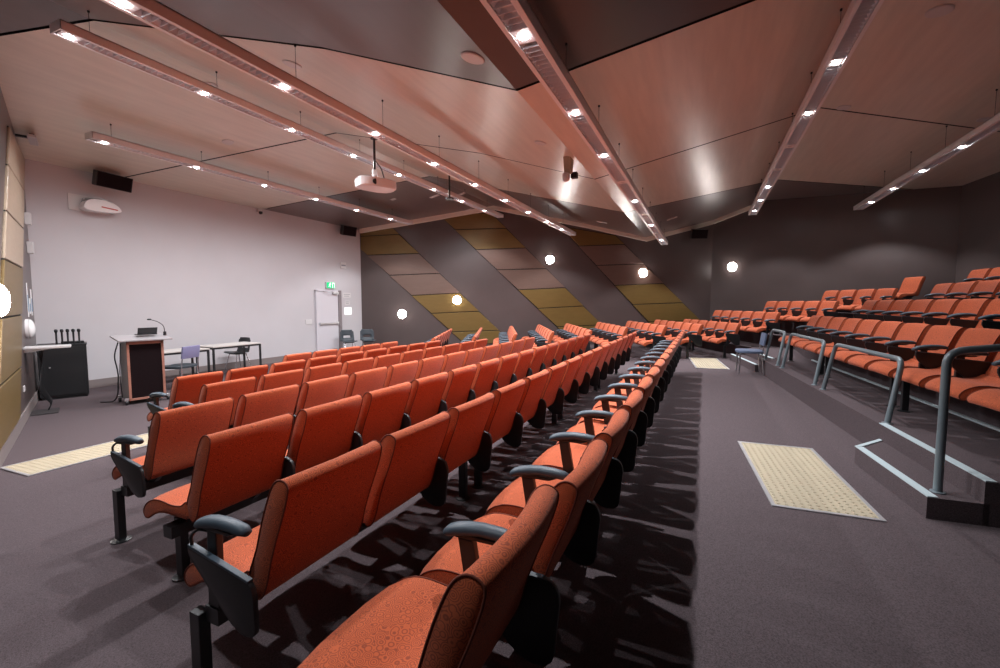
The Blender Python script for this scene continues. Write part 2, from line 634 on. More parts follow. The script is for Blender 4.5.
def stripe(left, right, joints, cols, which, top=None):
    """left/right: (x at y=300, dx/dy); joints: list of (yl, yr)"""
    g = 0.02 / K
    def pl(y): return left[0] + (y - 300) * left[1]
    def pr(y): return right[0] + (y - 300) * right[1]
    n = len(joints) - 1
    for i in range(n):
        (y0l, y0r), (y1l, y1r) = joints[i], joints[i + 1]
        h = 0.35
        x0l, x1l = pl(y0l), pl(y1l)
        quad = [(x0l, y0l + h), (pr(y0r), y0r + h), (pr(y1r), y1r - h), (x1l, y1l - h)]
        if min(x0l, x1l) < 361.6:
            q2 = [(max(361.8, x), y) for x, y in quad]
            if x0l < 361.6 < x1l:      # cut corner
                yc = y0l + (361.8 - x0l) / (x1l - x0l) * (y1l - y0l)
                q2 = [(361.8, y0l + h), quad[1], quad[2], quad[3], (361.8, yc)]
            quad = q2
        m = {'g': GOLD, 'b': BROWNP}[cols[i]]
        cn = {'g': 'gold', 'b': 'brown'}[cols[i]]
        pos = 'topmost' if i == 0 else ('lowest' if i == n - 1 else ORD[i] + ' from the top')
        wall_panel(C2, UW1, NW1, [px1(*p) for p in quad], m,
                   '%s wall panel, %s in the %s diagonal stripe of the far wall' % (cn, pos, which), 'panels of the %s diagonal stripe' % which)
    yt, yb = joints[0][0], joints[-1][0]
    q = [(pl(yt) + 0.0, yt), (pr(joints[0][1]), joints[0][1]), (pr(joints[-1][1]), joints[-1][1]), (pl(yb), yb)]
    e = 0.9
    q = [(max(361.4, q[0][0] - e), q[0][1] - e * .3), (q[1][0] + e * .4, q[1][1] - e * .3), (q[2][0] + e * .4, q[2][1]), (q[3][0] - e, q[3][1])]
    if pl(yt) < 361.4:
        yc = 300 + (361.4 - e * 0 - left[0]) / left[1]
        q = [(361.4, yt), q[1], q[2], q[3], (361.4, yc)]
    joint_backing(C2, UW1, NW1, [px1(*p) for p in q])

stripe((416.4, 1.087), (467.3, 1.036), [(229.5, 222.5), (237, 235), (255.5, 253.8), (275.4, 273.5), (295.5, 293), (313.5, 311.3), (332, 330.5), (345, 343)],
       'ggbbggg', 'leftmost')
stripe((529.2, 1.060), (577.8, 1.010), [(213, 214.5), (230.5, 229), (250, 248.3), (269.9, 268.7), (289.8, 287.8), (308.5, 306), (327, 325), (340, 338)],
       'ggbbggg', 'middle')
stripe((629.2, 0.945), (681.0, 1.032), [(227, 236), (246.4, 244.7), (265.5, 264), (285.4, 283.5), (304.6, 302.7), (322, 320.5), (338, 336)],
       'gbbggg', 'rightmost')

# left wall: a diagonal column of beige and gold panels
def lq(z0, z1):
    def se(z): return 0.15 + (4.0 - z) * 0.80     # far (front-wall) edge
    def sw(z): return se(z) + 1.9
    return [(se(z0), z0), (se(z1), z1), (sw(z1), z1), (sw(z0), z0)]
lz = [4.20, 3.55, 2.85, 2.20, 1.50, 0.80, 0.18]
lm = [BEIGEP, BEIGEP, BEIGEP, GOLD, GOLD, GOLD]
ln = ['beige', 'beige', 'beige', 'gold', 'gold', 'gold']
lp = ['topmost', 'second from the top', 'third from the top', 'fourth from the top behind the round lamp', 'fifth from the top', 'lowest']
for i in range(6):
    wall_panel(C1, ULW, NLW, lq(lz[i] - 0.012, lz[i + 1] + 0.012), lm[i],
               '%s panel on the left wall, %s' % (ln[i], lp[i]), 'panels on the left wall')
joint_backing(C1, ULW, NLW, lq(4.21, 0.17))

# ------------------------------------------------------------------ ceiling lights
def wires_top(x, y, z):
    return ceil_z(y) - z

def track(y, z, x0, x1, spots, label, power=1.0, cone=120, wires=True):
    t = thing('suspended_light', label, 'ceiling light', (x0, y, z), 0, 'long suspended ceiling lights')
    L = x1 - x0
    W, Hh = 0.22, 0.10
    # housing: two sides and a top, open below
    bm = new_bm()
    box(bm, (L / 2, 0, Hh - 0.005), (L, W, 0.012))
    for s in (-1, 1):
        box(bm, (L / 2, s * (W / 2 - 0.005), Hh / 2), (L, 0.010, Hh))
    for e in (0.005, L - 0.005):
        box(bm, (e, 0, Hh / 2), (0.012, W, Hh))
    finish(bm, 'housing', SILVER, t)
    bm = new_bm()
    for s in (-1, 1):
        box(bm, (L / 2, s * (W / 2 - 0.022), 0.002), (L, 0.034, 0.006))
    finish(bm, 'lower_flange', WHITEMETAL, t)
    # downlights and louvres between them
    allx = []
    k0 = math.ceil((x0 + 0.1 - spots[0]) / 1.43)
    x = spots[0] + k0 * 1.43
    while x < x1 - 0.08:
        allx.append(x)
        x += 1.43
    lit = [min(allx, key=lambda q: abs(q - s)) for s in spots]
    for x in allx:
        on = x in lit
        bm = new_bm()
        box(bm, (x - x0, 0, 0.012), (0.17, W - 0.07, 0.012))
        d = finish(bm, 'downlight', SILVER, t)
        bm = new_bm()
        lathe(bm, [(0.036, 0.004), (0.036, -0.004), (0.026, -0.009)], 16, (x - x0, 0, 0.003))
        finish(bm, 'lens', LAMP if on else PLASTW, d, smooth='auto')
        if on:
            ld = bpy.data.lights.new('downlight_lamp', 'SPOT')
            last = x == max(lit)
            ld.energy = SPOT_W * (power if not last else 1.8)
            if x < 1.0:
                ld.energy *= 0.22
            ld.color = SPOT_COL
            ld.spot_size = math.radians(118 if last else cone)
            ld.spot_blend = 0.35 if last else 0.9
            ld.shadow_soft_size = 0.03
            lo = bpy.data.objects.new('downlight_lamp', ld)
            COL.objects.link(lo)
            lo.parent = t
            lo.location = (x - x0, 0, -0.03)
    marks = [x0 + 0.02] + allx + [x1 - 0.02]
    for a, b in zip(marks, marks[1:]):
        a2 = a + (0.09 if a in allx else 0.0)
        b2 = b - (0.09 if b in allx else 0.0)
        if b2 - a2 < 0.15:
            continue
        bm = new_bm()
        n = max(3, int((b2 - a2) / 0.065))
        for i in range(n + 1):
            xx = a2 + (b2 - a2) * i / n - x0
            box(bm, (xx, 0, 0.025), (0.004, W - 0.07, 0.035))
        for s in (-1, 1):
            box(bm, ((a2 + b2) / 2 - x0, s * 0.055, 0.03), (b2 - a2, 0.003, 0.045), rx(s * 0.35))
        finish(bm, 'louvre', LOUVRE, t)
    if wires:
        x = x0 + 0.3
        while x < x1:
            zt = ceil_z(y) - z
            bm = new_bm()
            tube(bm, [(x - x0, 0, Hh), (x - x0, 0, zt)], 0.0025, 5)
            w = finish(bm, 'suspension_wire', BLACKM, t)
            bm = new_bm()
            lathe(bm, [(0.012, zt - 0.02), (0.012, zt)], 8, (x - x0, 0, 0))
            finish(bm, 'ceiling_fixing', BLACKM, w)
            x += 1.43
    return t

track(8.87, 4.25, 3.75, 12.15, [3.95, 5.38, 6.8, 8.2, 9.6, 10.9, 11.9], 'long silver suspended light nearest the white wall', 0.8, 168)
track(6.36, 4.56, 2.46, 13.80, [2.58, 4.01, 5.3, 6.7, 8.1, 9.6, 11.0, 12.4, 13.7], 'long silver suspended light, second from the white wall', 2.9, 168)
track(4.10, 3.95, 1.85, 14.75, [2.0, 3.43, 4.86, 6.3, 7.7, 9.1, 10.6, 12.0, 13.3, 14.6], 'long silver suspended light, third from the white wall', 2.2, 150)
track(1.25, 3.60, -0.4, 15.75, [0.25, 3.11, 4.54, 5.97, 8.83, 11.7, 14.5, 15.6], 'silver suspended light running overhead directly beneath the downward ceiling fold', 3.6, 118)
track(-1.24, 4.30, 0.0, 15.35, [6.12, 7.4, 11.5, 12.9, 14.3, 15.2], 'long silver suspended light above the aisle by the railings', 2.2, 105)
track(-3.70, 4.17, 0.0, 15.0, [8.3, 9.7, 11.1, 12.6, 14.9], 'long silver suspended light above the raised seats at far right', 1.0, 110)

# ------------------------------------------------------------------ round wall lamps
def round_lamp(a, u, n, s, z, lit, label, r=0.145):
    p = a + u * s
    t = thing('wall_lamp', label, 'wall lamp', (p.x, p.y, z), math.atan2(n.y, n.x), 'round wall lamps')
    M3 = ry(PI / 2)
    bm = new_bm()
    lathe(bm, [(r * 1.0, 0.0), (r * 1.0, 0.035), (r * 0.95, 0.04)], 28, (0, 0, 0), M3)
    finish(bm, 'base_ring', WHITEMETAL, t, smooth='auto')
    bm = new_bm()
    lathe(bm, [(r * math.cos(a_), 0.035 + r * 0.45 * math.sin(a_)) for a_ in [0, .25, .5, .75, 1.0, 1.25, 1.5]], 28, (0, 0, 0), M3)
    finish(bm, 'diffuser', GLOBE if lit else OPAL, t, smooth=True)
    return t

for x, y, lab in [(402, 314, 'lit round wall lamp, lowest one beside the white wall'),
                  (457, 300, 'lit round wall lamp on the gold panel of the leftmost stripe'),
                  (550, 260, 'lit round wall lamp on the middle diagonal stripe'),
                  (643, 273, 'lit round wall lamp on the rightmost diagonal stripe')]:
    s, z = px1(x, y)
    round_lamp(C2 + NW1 * 0.03, UW1, NW1, s, z, True, lab)
round_lamp(C3, UW2, NW2, 0.71, 2.88, True, 'lit round wall lamp on the plain dark wall beyond the raised seats')
round_lamp(C1 + NLW * 0.03, ULW, NLW, 4.52, 1.70, True, 'lit round wall lamp on the gold panel of the left wall', 0.17)
round_lamp(C1 + NLW * 0.0, ULW, NLW, 1.45, 1.27, False, 'unlit white round wall lamp above the equipment cabinet', 0.15)

# ------------------------------------------------------------------ the auditorium seat
HW = 0.232
BACK = [(0.172, 0.500), (0.130, 0.600), (0.092, 0.710), (0.056, 0.798), (0.026, 0.852), (-0.006, 0.874), (-0.036, 0.866),
        (-0.042, 0.838), (-0.014, 0.755), (0.026, 0.660), (0.060, 0.570), (0.084, 0.490), (0.112, 0.435), (0.150, 0.425)]
SEAT = [(0.172, 0.502), (0.225, 0.476), (0.310, 0.470), (0.400, 0.482), (0.480, 0.480), (0.540, 0.452), (0.572, 0.412),
        (0.566, 0.380), (0.535, 0.372), (0.470, 0.405), (0.380, 0.424), (0.270, 0.420), (0.150, 0.424)]

def upholstered(profile, kind, detail=3):
    prof = spline(profile, detail, closed=True)
    cy = sum(p[0] for p in prof) / len(prof)
    cz = sum(p[1] for p in prof) / len(prof)
    # inward normals for the rounded ends
    n = len(prof)
    nor = []
    for i in range(n):
        a, b = prof[i - 1], prof[(i + 1) % n]
        t = Vector((b[0] - a[0], b[1] - a[1])).normalized()
        nor.append((-t.y, t.x))
    area = sum(prof[i][0] * prof[(i + 1) % n][1] - prof[(i + 1) % n][0] * prof[i][1] for i in range(n))
    sg = 1 if area > 0 else -1
    bm = new_bm()
    st = [(-HW, 0.008), (-HW + 0.006, 0.0), (-0.18, 0), (-0.09, 0), (0, 0), (0.09, 0), (0.18, 0), (HW - 0.006, 0.0), (HW, 0.008)]
    rings = []
    for x, ins in st:
        ring = []
        for (y, z), (ny_, nz_) in zip(prof, nor):
            yy = y + sg * ny_ * ins
            zz = z + sg * nz_ * ins
            q = (x / HW) ** 2
            if kind == 'back':
                f = max(0, (z - 0.5) / 0.36)
                yy += 0.024 * f * (q - 0.5)
                zz -= 0.006 * f * (q if q > .5 else 0)
            else:
                f = max(0, min(1, (y - 0.2) / 0.3))
                zz += 0.010 * (1 - f) * q - 0.012 * f * q * q
                yy -= 0.020 * f * q * q
            ring.append(bm.verts.new((x, yy, zz)))
        rings.append(ring)
    for a, b in zip(rings, rings[1:]):
        for k in range(n):
            bm.faces.new((a[k], a[(k + 1) % n], b[(k + 1) % n], b[k]))
    bm.faces.new(rings[0][::-1])
    bm.faces.new(rings[-1])
    pip = [[tuple(v.co) for v in rings[1]], [tuple(v.co) for v in rings[-2]]]
    return bm, pip

def slab_poly(bm, poly, x0, x1, bev):
    prism(bm, poly, x0, x1, 'x', bev)

def make_seat(style):
    t = thing('auditorium_seat', 'orange auditorium seat', 'seat')
    bm, pip = upholstered(BACK, 'back')
    o = finish(bm, 'backrest', FABRIC, t, smooth='auto')
    for loop in pip:
        bm = new_bm()
        m_ = int(len(loop) * 0.93)
        tube(bm, [Vector(p) + Vector((0.003 if p[0] > 0 else -0.003, 0, 0)) for p in loop[:m_]], 0.0032, 5)
        finish(bm, 'piping', PIPING, o, smooth=True)
    bm, pip = upholstered(SEAT, 'seat')
    o = finish(bm, 'seat', FABRIC, t, smooth='auto')
    for loop in pip:
        bm = new_bm()
        m_ = int(len(loop) * 0.93)
        tube(bm, [Vector(p) + Vector((0.003 if p[0] > 0 else -0.003, 0, 0)) for p in loop[:m_]], 0.003, 5)
        finish(bm, 'piping', PIPING, o, smooth=True)
    for s in (-1, 1):
        bm = new_bm()
        prism(bm, [(0.14, 0.428), (0.44, 0.418), (0.40, 0.376), (0.28, 0.366), (0.20, 0.376)], s * 0.15 - 0.015, s * 0.15 + 0.015, 'x')
        finish(bm, 'under_bracket', BLACKM, t)
    if style != 'plain':
        # slanted post from the beam up to the armrest
        dx = 0.018 if style == 'end' else 0.0
        bm = new_bm()
        if style == 'mid':
            prism(bm, [(0.240, 0.366), (0.300, 0.366), (0.345, 0.645), (0.290, 0.645)], -0.288, -0.262, 'x', 0.004)
        else:
            prism(bm, [(0.285, 0.366), (0.345, 0.366), (0.335, 0.645), (0.285, 0.645)], -0.288 + dx, -0.262 + dx, 'x', 0.004)
        prism(bm, [(0.22, 0.648), (0.355, 0.645), (0.345, 0.662), (0.19, 0.66)], -0.290 + dx, -0.260 + dx, 'x', 0.003)
        finish(bm, 'arm_post', BLACKM, t)
        # padded armrest, humped and drooping to the front
        bm = new_bm()
        sect = [(0.135, .018, .012, .674), (0.155, .025, .018, .678), (0.20, .027, .020, .682), (0.26, .029, .020, .683), (0.31, .031, .021, .677),
                (0.355, .031, .021, .667), (0.385, .028, .018, .657), (0.40, .017, .010, .651)]
        rings = []
        for y, hw, hh, z in sect:
            rings.append([bm.verts.new((-0.275 + dx + hw * math.cos(2 * PI * k / 12), y, z + hh * math.sin(2 * PI * k / 12))) for k in range(12)])
        for a, b in zip(rings, rings[1:]):
            for k in range(12):
                bm.faces.new((a[k], a[(k + 1) % 12], b[(k + 1) % 12], b[k]))
        bm.faces.new(rings[0][::-1]); bm.faces.new(rings[-1])
        finish(bm, 'armrest', ARM, t, smooth=True)
        # writing tablet folded down beside the seat
        bm = new_bm()
        if style == 'end':
            poly = round2d([(0.412, 0.587), (0.065, 0.530), (0.058, 0.345), (0.150, 0.340), (0.395, 0.545)], 0.04)
            edge = [(0.400, 0.591), (0.085, 0.540), (0.085, 0.531), (0.400, 0.580)]
        elif style == 'side':
            poly = round2d([(0.395, 0.635), (0.035, 0.600), (0.028, 0.335), (0.150, 0.335), (0.380, 0.560)], 0.04)
            edge = [(0.385, 0.640), (0.065, 0.608), (0.065, 0.600), (0.385, 0.630)]
        else:
            poly = round2d([(0.225, 0.602), (0.020, 0.602), (-0.008, 0.560), (0.012, 0.330), (0.120, 0.330), (0.215, 0.440)], 0.05)
            edge = [(0.205, 0.606), (0.045, 0.604), (0.045, 0.597), (0.205, 0.597)]
        slab_poly(bm, poly, -0.3155 + dx, -0.296 + dx, 0.005)
        tb = finish(bm, 'writing_tablet', BLACK, t, smooth='auto')
        bm = new_bm()
        prism(bm, edge, -0.3165 + dx, -0.2955 + dx, 'x', 0.002)
        e = finish(bm, 'edge_trim', ARM, tb)
        e['label'] = 'slate blue top edge'
        if style == 'end':
            bm = new_bm()
            tube(bm, rounded([(-0.262, 0.335, 0.640), (-0.272, 0.385, 0.640), (-0.287, 0.402, 0.615), (-0.289, 0.385, 0.575)], 0.02, 3), 0.006, 6)
            finish(bm, 'hinge_rod', BLACKM, t, smooth=True)
    return t

PROTO = {k: make_seat(k) for k in ('plain', 'mid', 'end', 'side')}
used = set()
P = 0.55

def place_seat(x, y, z, rot, style, label, group):
    src = PROTO[style]
    if style not in used:
        used.add(style)
        o = src
    else:
        o = copy_tree(src)
    o.location = (x, y, z)
    o.rotation_euler = (0, 0, rot)
    o['label'] = label
    o['group'] = group
    return o

def make_beam(L, legs, zs, label, group, loc, rot, y0=0.345):
    t = thing('seat_row_frame', label, 'seat frame', loc, rot, group)
    bm = new_bm()
    xa = min(0.03, legs[0])
    box(bm, ((L - 0.03 + xa) / 2, 0.32, 0.335), (L - 0.03 - xa, 0.07, 0.06))
    finish(bm, 'support_bar', BLACKM, t)
    for x, dz in zip(legs, zs):
        bm = new_bm()
        ly = y0 if x == legs[0] else 0.345
        top = 0.335 if x == legs[0] else 0.32
        box(bm, (x, ly, (top + dz) / 2), (0.042, 0.056, top - dz), None, 0.004)
        lg = finish(bm, 'leg', BLACKM, t)
        bm = new_bm()
        lathe(bm, [(0.055, dz + 0.0), (0.055, dz + 0.006), (0.03, dz + 0.014)], 14, (x, ly, 0))
        finish(bm, 'foot_plate', BLACKM, lg, smooth='auto')
    return t

def seat_row(origin, rot, n, zfun, name, first_arm=True, skip_arm=(), dirn='near', inner='side'):
    """origin = plan point of the row's first edge at the line of back tops; seats run along local +x"""
    u = Vector((math.cos(rot), math.sin(rot)))
    v = Vector((-math.sin(rot), math.cos(rot)))
    endn = {'near': 'near end', 'far': 'far end', 'aisle': 'aisle end', 'wall': 'wall end'}[dirn]
    zmid = zfun(*(origin + u * (n * P / 2) + v * 0.3))
    for i in range(n):
        c = origin + u * ((i + 0.5) * P)
        has = (i > 0 or first_arm) and i not in skip_arm
        arm = ('plain' if not has else ('end' if i == 0 and inner == 'mid' else inner))
        if dirn in ('near', 'aisle'):
            k = i
        else:
            k = n - 1 - i
        place = 'first at the %s' % endn if k == 0 else '%s from the %s' % (ORD[k], endn)
        if name == 'nearest row' and i == 0:
            c = c + Vector((0.0, 0.03))
        place_seat(c.x, c.y, zmid + (0.02 if name == 'nearest row' and i == 0 else 0), rot, arm, 'orange seat, %s, %s' % (place, name), 'seats, ' + name)
    legs, x = [0.0 if first_arm and inner == 'mid' else (0.16 if inner == 'mid' else 0.065)], 1.85
    while x < n * P - 0.5:
        legs += [x, x + 0.24]
        x += 2.2
    legs.append(n * P - 0.09)
    if n == 1:
        legs = [0.12, 0.43]
    make_beam(n * P, legs, [zfun(*(origin + u * l + v * 0.345)) - zmid for l in legs], 'black steel bar and legs under seats, ' + name,
              'black frames under the seat rows', (origin.x, origin.y, zmid), rot, (0.44 if not first_arm else 0.39) if inner == 'mid' else 0.345)

# main block: straight rows facing the white wall
ROWS = [(0.36, 0.66, 16, False, (), 'nearest row'),
        (1.24, 0.925, 15, True, (1,), 'second nearest main row'),
        (2.10, 1.21, 14, False, (), 'third nearest main row'),
        (2.99, 1.465, 12, True, (), 'fourth nearest main row'),
        (3.88, 2.287, 10, True, (), 'fifth nearest main row'),
        (4.79, 2.56, 9, True, (), 'sixth nearest main row'),
        (5.73, 4.61, 5, False, (), 'short front main row')]
for y, x0, n, fa, sk, nm in ROWS:
    seat_row(Vector((x0, y)), 0.0, n, lambda a, b, y=y: floor_z(2.0, b), nm, fa, sk, 'near', 'mid')

# far block: rows turned 25 degrees
FAR = [(-1.50, 10.05, 7), (-0.56, 10.1, 7), (0.40, 10.35, 7), (1.30, 10.45, 7), (2.20, 10.40, 7), (3.22, 10.95, 6), (4.18, 10.90, 6), (5.08, 10.90, 6), (6.00, 10.87, 6)]
FN = ['far angled block, front row', 'far angled block, second row from the front', 'far angled block, third row from the front', 'far angled block, fourth row from the front',
      'far angled block, fifth row from the front', 'far angled block, sixth row from the front', 'far angled block, seventh row from the front',
      'far angled block, eighth row from the front', 'far angled block, last row on the floor']
for (w, s, n), nm in zip(FAR, FN):
    seat_row(P25(s, w), A25, n, floor_z, nm, True, (), 'aisle')
FT = [(6.95, 10.82, 6, 0, 'far raised block, lowest row'), (7.90, 10.2, 5, 1, 'far raised block, second row'),
      (8.85, 9.75, 4, 2, 'far raised block, third row')]
for w, s, n, k, nm in FT:
    seat_row(P25(s, w), A25, n, lambda a, b, k=k: TIER_Z[k], nm, True, (), 'aisle')
seat_row(P25(10.12, 9.80), A25, 1, lambda a, b: TIER_Z[3], 'single seat bench high against the far right wall', False, (), 'aisle')

# right block: raised rows along the platform
RT = [(2.72, 9.75, 11, 0, 'railing side, lowest raised row'), (3.64, 10.05, 7, 1, 'railing side, second raised row'),
      (4.55, 9.85, 4, 2, 'railing side, third raised row'), (5.46, 10.72, 4, 3, 'railing side, top raised row')]
for w, send, n, k, nm in RT:
    seat_row(P5(send - n * P, w), A5, n, lambda a, b, k=k: TIER_Z[k], nm, True, (), 'far')
assert len(used) == 4

# ------------------------------------------------------------------ railings
def railing(x0, x1, label, lean=0.10, top=0.585):
    t = thing('guard_rail', label, 'railing', (0, 0, 0), 0, 'platform edge railings')
    def base(x):
        return Vector((x, 0.0875 * x - 1.927 - 0.075, TIER_Z[0]))
    a, b = base(x0), base(x1)
    n = Vector((0.087, -0.996, 0))
    ta, tb = a + n * lean + Vector((0.05, 0, top)), b + n * lean + Vector((-0.05, 0, top))
    bm = new_bm()
    tube(bm, rounded([a, ta, tb, b], 0.10, 6), 0.024, 12)
    finish(bm, 'bent_tube', RAIL, t, smooth='auto')
    for p in (a, b):
        bm = new_bm()
        lathe(bm, [(0.040, 0.0), (0.040, 0.006), (0.026, 0.010)], 16, p)
        finish(bm, 'base_collar', RAIL, t, smooth='auto')
    return t
railing(5.09, 6.76, 'bent blue grey steel railing nearest the foreground steps')
railing(7.09, 8.73, 'bent blue grey steel railing, middle one of the platform edge')
railing(9.05, 10.00, 'bent blue grey steel railing farthest away behind the blue chair')
t = thing('handrail', 'thick steel handrail rising from the lower foreground step', 'handrail', (3.76, -1.43, AISLE_Z + 0.14), 0)
bm = new_bm()
tube(bm, rounded([(0, 0, 0), (0.0, 0, 0.93), (0.12, -1.05, 1.06), (0.12, -1.05, 0.14)], 0.09, 6), 0.024, 14)
finish(bm, 'bent_tube', RAIL, t, smooth='auto')
for p in ((0, 0, 0), (0.12, -1.05, 0.14)):
    bm = new_bm()
    lathe(bm, [(0.040, 0.0), (0.040, 0.006), (0.026, 0.010)], 16, p)
    finish(bm, 'base_collar', RAIL, t, smooth='auto')

# ------------------------------------------------------------------ tactile mats
def tactile(corner, rot, L, W, label, z):
    t = thing('tactile_mat', label, 'floor mat', (corner[0], corner[1], z), rot, 'tactile floor mats')
    bm = new_bm()
    box(bm, (L / 2, W / 2, 0.003), (L, W, 0.006))
    nx_, ny_ = round(L / 0.05), round(W / 0.05)
    for i in range(nx_):
        for j in range(ny_):
            x, y = (i + 0.5) * L / nx_, (j + 0.5) * W / ny_
            r = 0.0135
            bo = [bm.verts.new((x + r * math.cos(k * PI / 3), y + r * math.sin(k * PI / 3), 0.006)) for k in range(6)]
            to = [bm.verts.new((x + r * .65 * math.cos(k * PI / 3), y + r * .65 * math.sin(k * PI / 3), 0.011)) for k in range(6)]
            for k in range(6):
                bm.faces.new((bo[k], bo[(k + 1) % 6], to[(k + 1) % 6], to[k]))
            bm.faces.new(to)
    finish(bm, 'studded_tile', TACT, t)
    bm = new_bm()
    for y in (-0.012, W + 0.012):
        box(bm, (L / 2, y, 0.004), (L + 0.05, 0.026, 0.008))
    for x in (-0.012, L + 0.012):
        box(bm, (x, W / 2, 0.004), (0.026, W, 0.008))
    finish(bm, 'edge_strip', ALU, t)
    return t
tactile((3.48, -1.06), math.radians(4.4), 1.44, 0.58, 'cream studded tactile mat in front of the foreground steps', AISLE_Z + 0.001)
tactile((10.25, -0.50), math.radians(6), 1.85, 0.60, 'cream studded tactile mat beyond the blue chair in the distance', AISLE_Z + 0.001)
tactile((1.84, 5.80), 0.0, 1.57, 0.60, 'pale tactile mat on the left floor before the lectern', 0.025).rotation_euler[0] = -0.038

# ------------------------------------------------------------------ door, signs on the white wall
YW = 10.9
bm = new_bm()
box(bm, (9.98, YW - 0.02, 1.03), (0.07, 0.10, 2.06))
box(bm, (10.42, YW - 0.02, 2.055), (0.95, 0.10, 0.05))
fr = finish(bm, 'door_frame', DOORM)
bm = new_bm()
box(bm, (10.92, YW - 0.025, 1.04), (0.13, 0.11, 2.08))
dj = finish(bm, 'door_jamb', FRAMEM)
bm = new_bm()
box(bm, (10.435, YW - 0.03, 1.015), (0.84, 0.045, 2.02), None, 0.004)
dr = finish(bm, 'door_1', DOORM)
dr['kind'] = 'structure'
fr.parent = dr
dj.parent = dr
bm = new_bm()
box(bm, (10.45, YW - 0.085, 1.02), (0.74, 0.03, 0.05), None, 0.006)
for x in (10.10, 10.80):
    box(bm, (x, YW - 0.07, 1.02), (0.07, 0.05, 0.09), None, 0.006)
finish(bm, 'push_bar', ALU, dr)
bm = new_bm()
box(bm, (10.72, YW - 0.085, 1.99), (0.24, 0.06, 0.07), None, 0.006)
tube(bm, [(10.64, YW - 0.1, 2.0), (10.40, YW - 0.16, 2.02), (10.22, YW - 0.06, 2.05)], 0.010, 6)
finish(bm, 'door_closer', ALU, dr)

t = thing('exit_sign', 'green illuminated exit sign above the white door', 'sign', (10.56, YW - 0.03, 2.235))
bm = new_bm()
box(bm, (0, 0.0, 0), (0.36, 0.06, 0.20), None, 0.006)
finish(bm, 'casing', PLASTW, t)
bm = new_bm()
box(bm, (0, -0.032, 0), (0.34, 0.004, 0.18))
finish(bm, 'green_face', GREEN, t)
bm = new_bm()
def flat(pts):
    f = [bm.verts.new((x, -0.036, z)) for x, z in pts]
    b = [bm.verts.new((x, -0.0341, z)) for x, z in pts]
    bm.faces.new(f)
    k = len(pts)
    for i in range(k):
        bm.faces.new((f[i], f[(i + 1) % k], b[(i + 1) % k], b[i]))
flat([(-0.025 + 0.014 * math.cos(a * PI / 6), 0.062 + 0.014 * math.sin(a * PI / 6)) for a in range(12)])   # running figure
flat([(-0.045, 0.045), (-0.02, 0.045), (-0.035, 0.0), (-0.065, 0.0)])
flat([(-0.045, 0.045), (-0.075, 0.03), (-0.09, 0.005), (-0.082, 0.0), (-0.065, 0.02), (-0.05, 0.028)])
flat([(-0.025, 0.045), (-0.005, 0.018), (0.018, 0.022), (0.018, 0.030), (-0.002, 0.030), (-0.018, 0.046)])
flat([(-0.05, 0.002), (-0.035, 0.002), (-0.015, -0.03), (-0.03, -0.07), (-0.042, -0.07), (-0.032, -0.032)])
flat([(-0.065, 0.002), (-0.05, 0.002), (-0.062, -0.035), (-0.105, -0.05), (-0.105, -0.04), (-0.073, -0.028)])
flat([(0.055, -0.075), (0.075, -0.075), (0.075, 0.075), (0.055, 0.075)])                                       # doorway
flat([(0.055, 0.06), (0.15, 0.06), (0.15, 0.075), (0.055, 0.075)])
flat([(0.135, -0.075), (0.15, -0.075), (0.15, 0.075), (0.135, 0.075)])
finish(bm, 'pictogram', SIGNW, t)

def plate(name, x, z, w, h, m, label, cat, group=None, lines=0, d=0.012):
    t = thing(name, label, cat, (x, YW - 0.001, z), 0, group)
    bm = new_bm()
    box(bm, (0, -d / 2, 0), (w, d, h), None, 0.002)
    finish(bm, 'plate', m, t)
    if lines:
        bm = new_bm()
        for i in range(lines):
            zz = h / 2 - h * (i + 0.8) / (lines + 0.6)
            box(bm, (-w * 0.04 * (i % 2), -d - 0.001, zz), (w * (0.8 if i % 2 == 0 else 0.62), 0.002, h * 0.22 / lines))
        finish(bm, 'printed_lines', INK, t)
    return t
plate('notice', 11.34, 1.40, 0.30, 0.24, SIGNW, 'small white lit notice on the wall right of the door', 'notice')
plate('notice', 11.30, 1.93, 0.36, 0.16, PLASTW, 'grey lettered notice above the white one right of the door', 'notice', None, 2, 0.006)
plate('notice', 11.32, 1.68, 0.22, 0.14, PLASTW, 'small grey notice between two others right of the door', 'notice', None, 2, 0.006)
plate('light_switch', 9.70, 1.10, 0.24, 0.14, PLASTW, 'white switch plate on the wall left of the door', 'switch', None, 0)
plate('wall_socket', 7.35, 0.42, 0.18, 0.07, PLASTW, 'white double socket low on the wall behind the black chair', 'socket')
plate('wall_box', 11.15, 2.91, 0.24, 0.20, PLASTW, 'small white wall device high above the exit sign', 'device', None, 1, 0.04)

# ------------------------------------------------------------------ loudspeakers, projectors, cameras
def loudspeaker(loc, rotz, tilt, size, label):
    t = thing('loudspeaker', label, 'speaker', loc, rotz, 'black wall loudspeakers')
    w, d, h = size
    R = rx(tilt)
    bm = new_bm()
    vs = []
    poly = [(-w / 2, -d / 2), (w / 2, -d / 2), (w / 2 * .72, d / 2), (-w / 2 * .72, d / 2)]
    prism(bm, poly, -h / 2, h / 2, 'z', 0.008)
    for v in bm.verts:
        v.co = R @ v.co
    finish(bm, 'cabinet', BLACK, t)
    bm = new_bm()
    box(bm, R @ Vector((0, -d / 2 - 0.006, 0)), (w * 0.94, 0.012, h * 0.92), R, 0.004)
    finish(bm, 'grille', PERF, t)
    bm = new_bm()
    tube(bm, [(0, d / 2 - 0.04, 0), (0, d / 2 + 0.12, 0.03)], 0.018, 8)
    box(bm, (0, d / 2 + 0.13, 0.03), (0.14, 0.02, 0.10))
    finish(bm, 'wall_bracket', BLACKM, t)
    return t
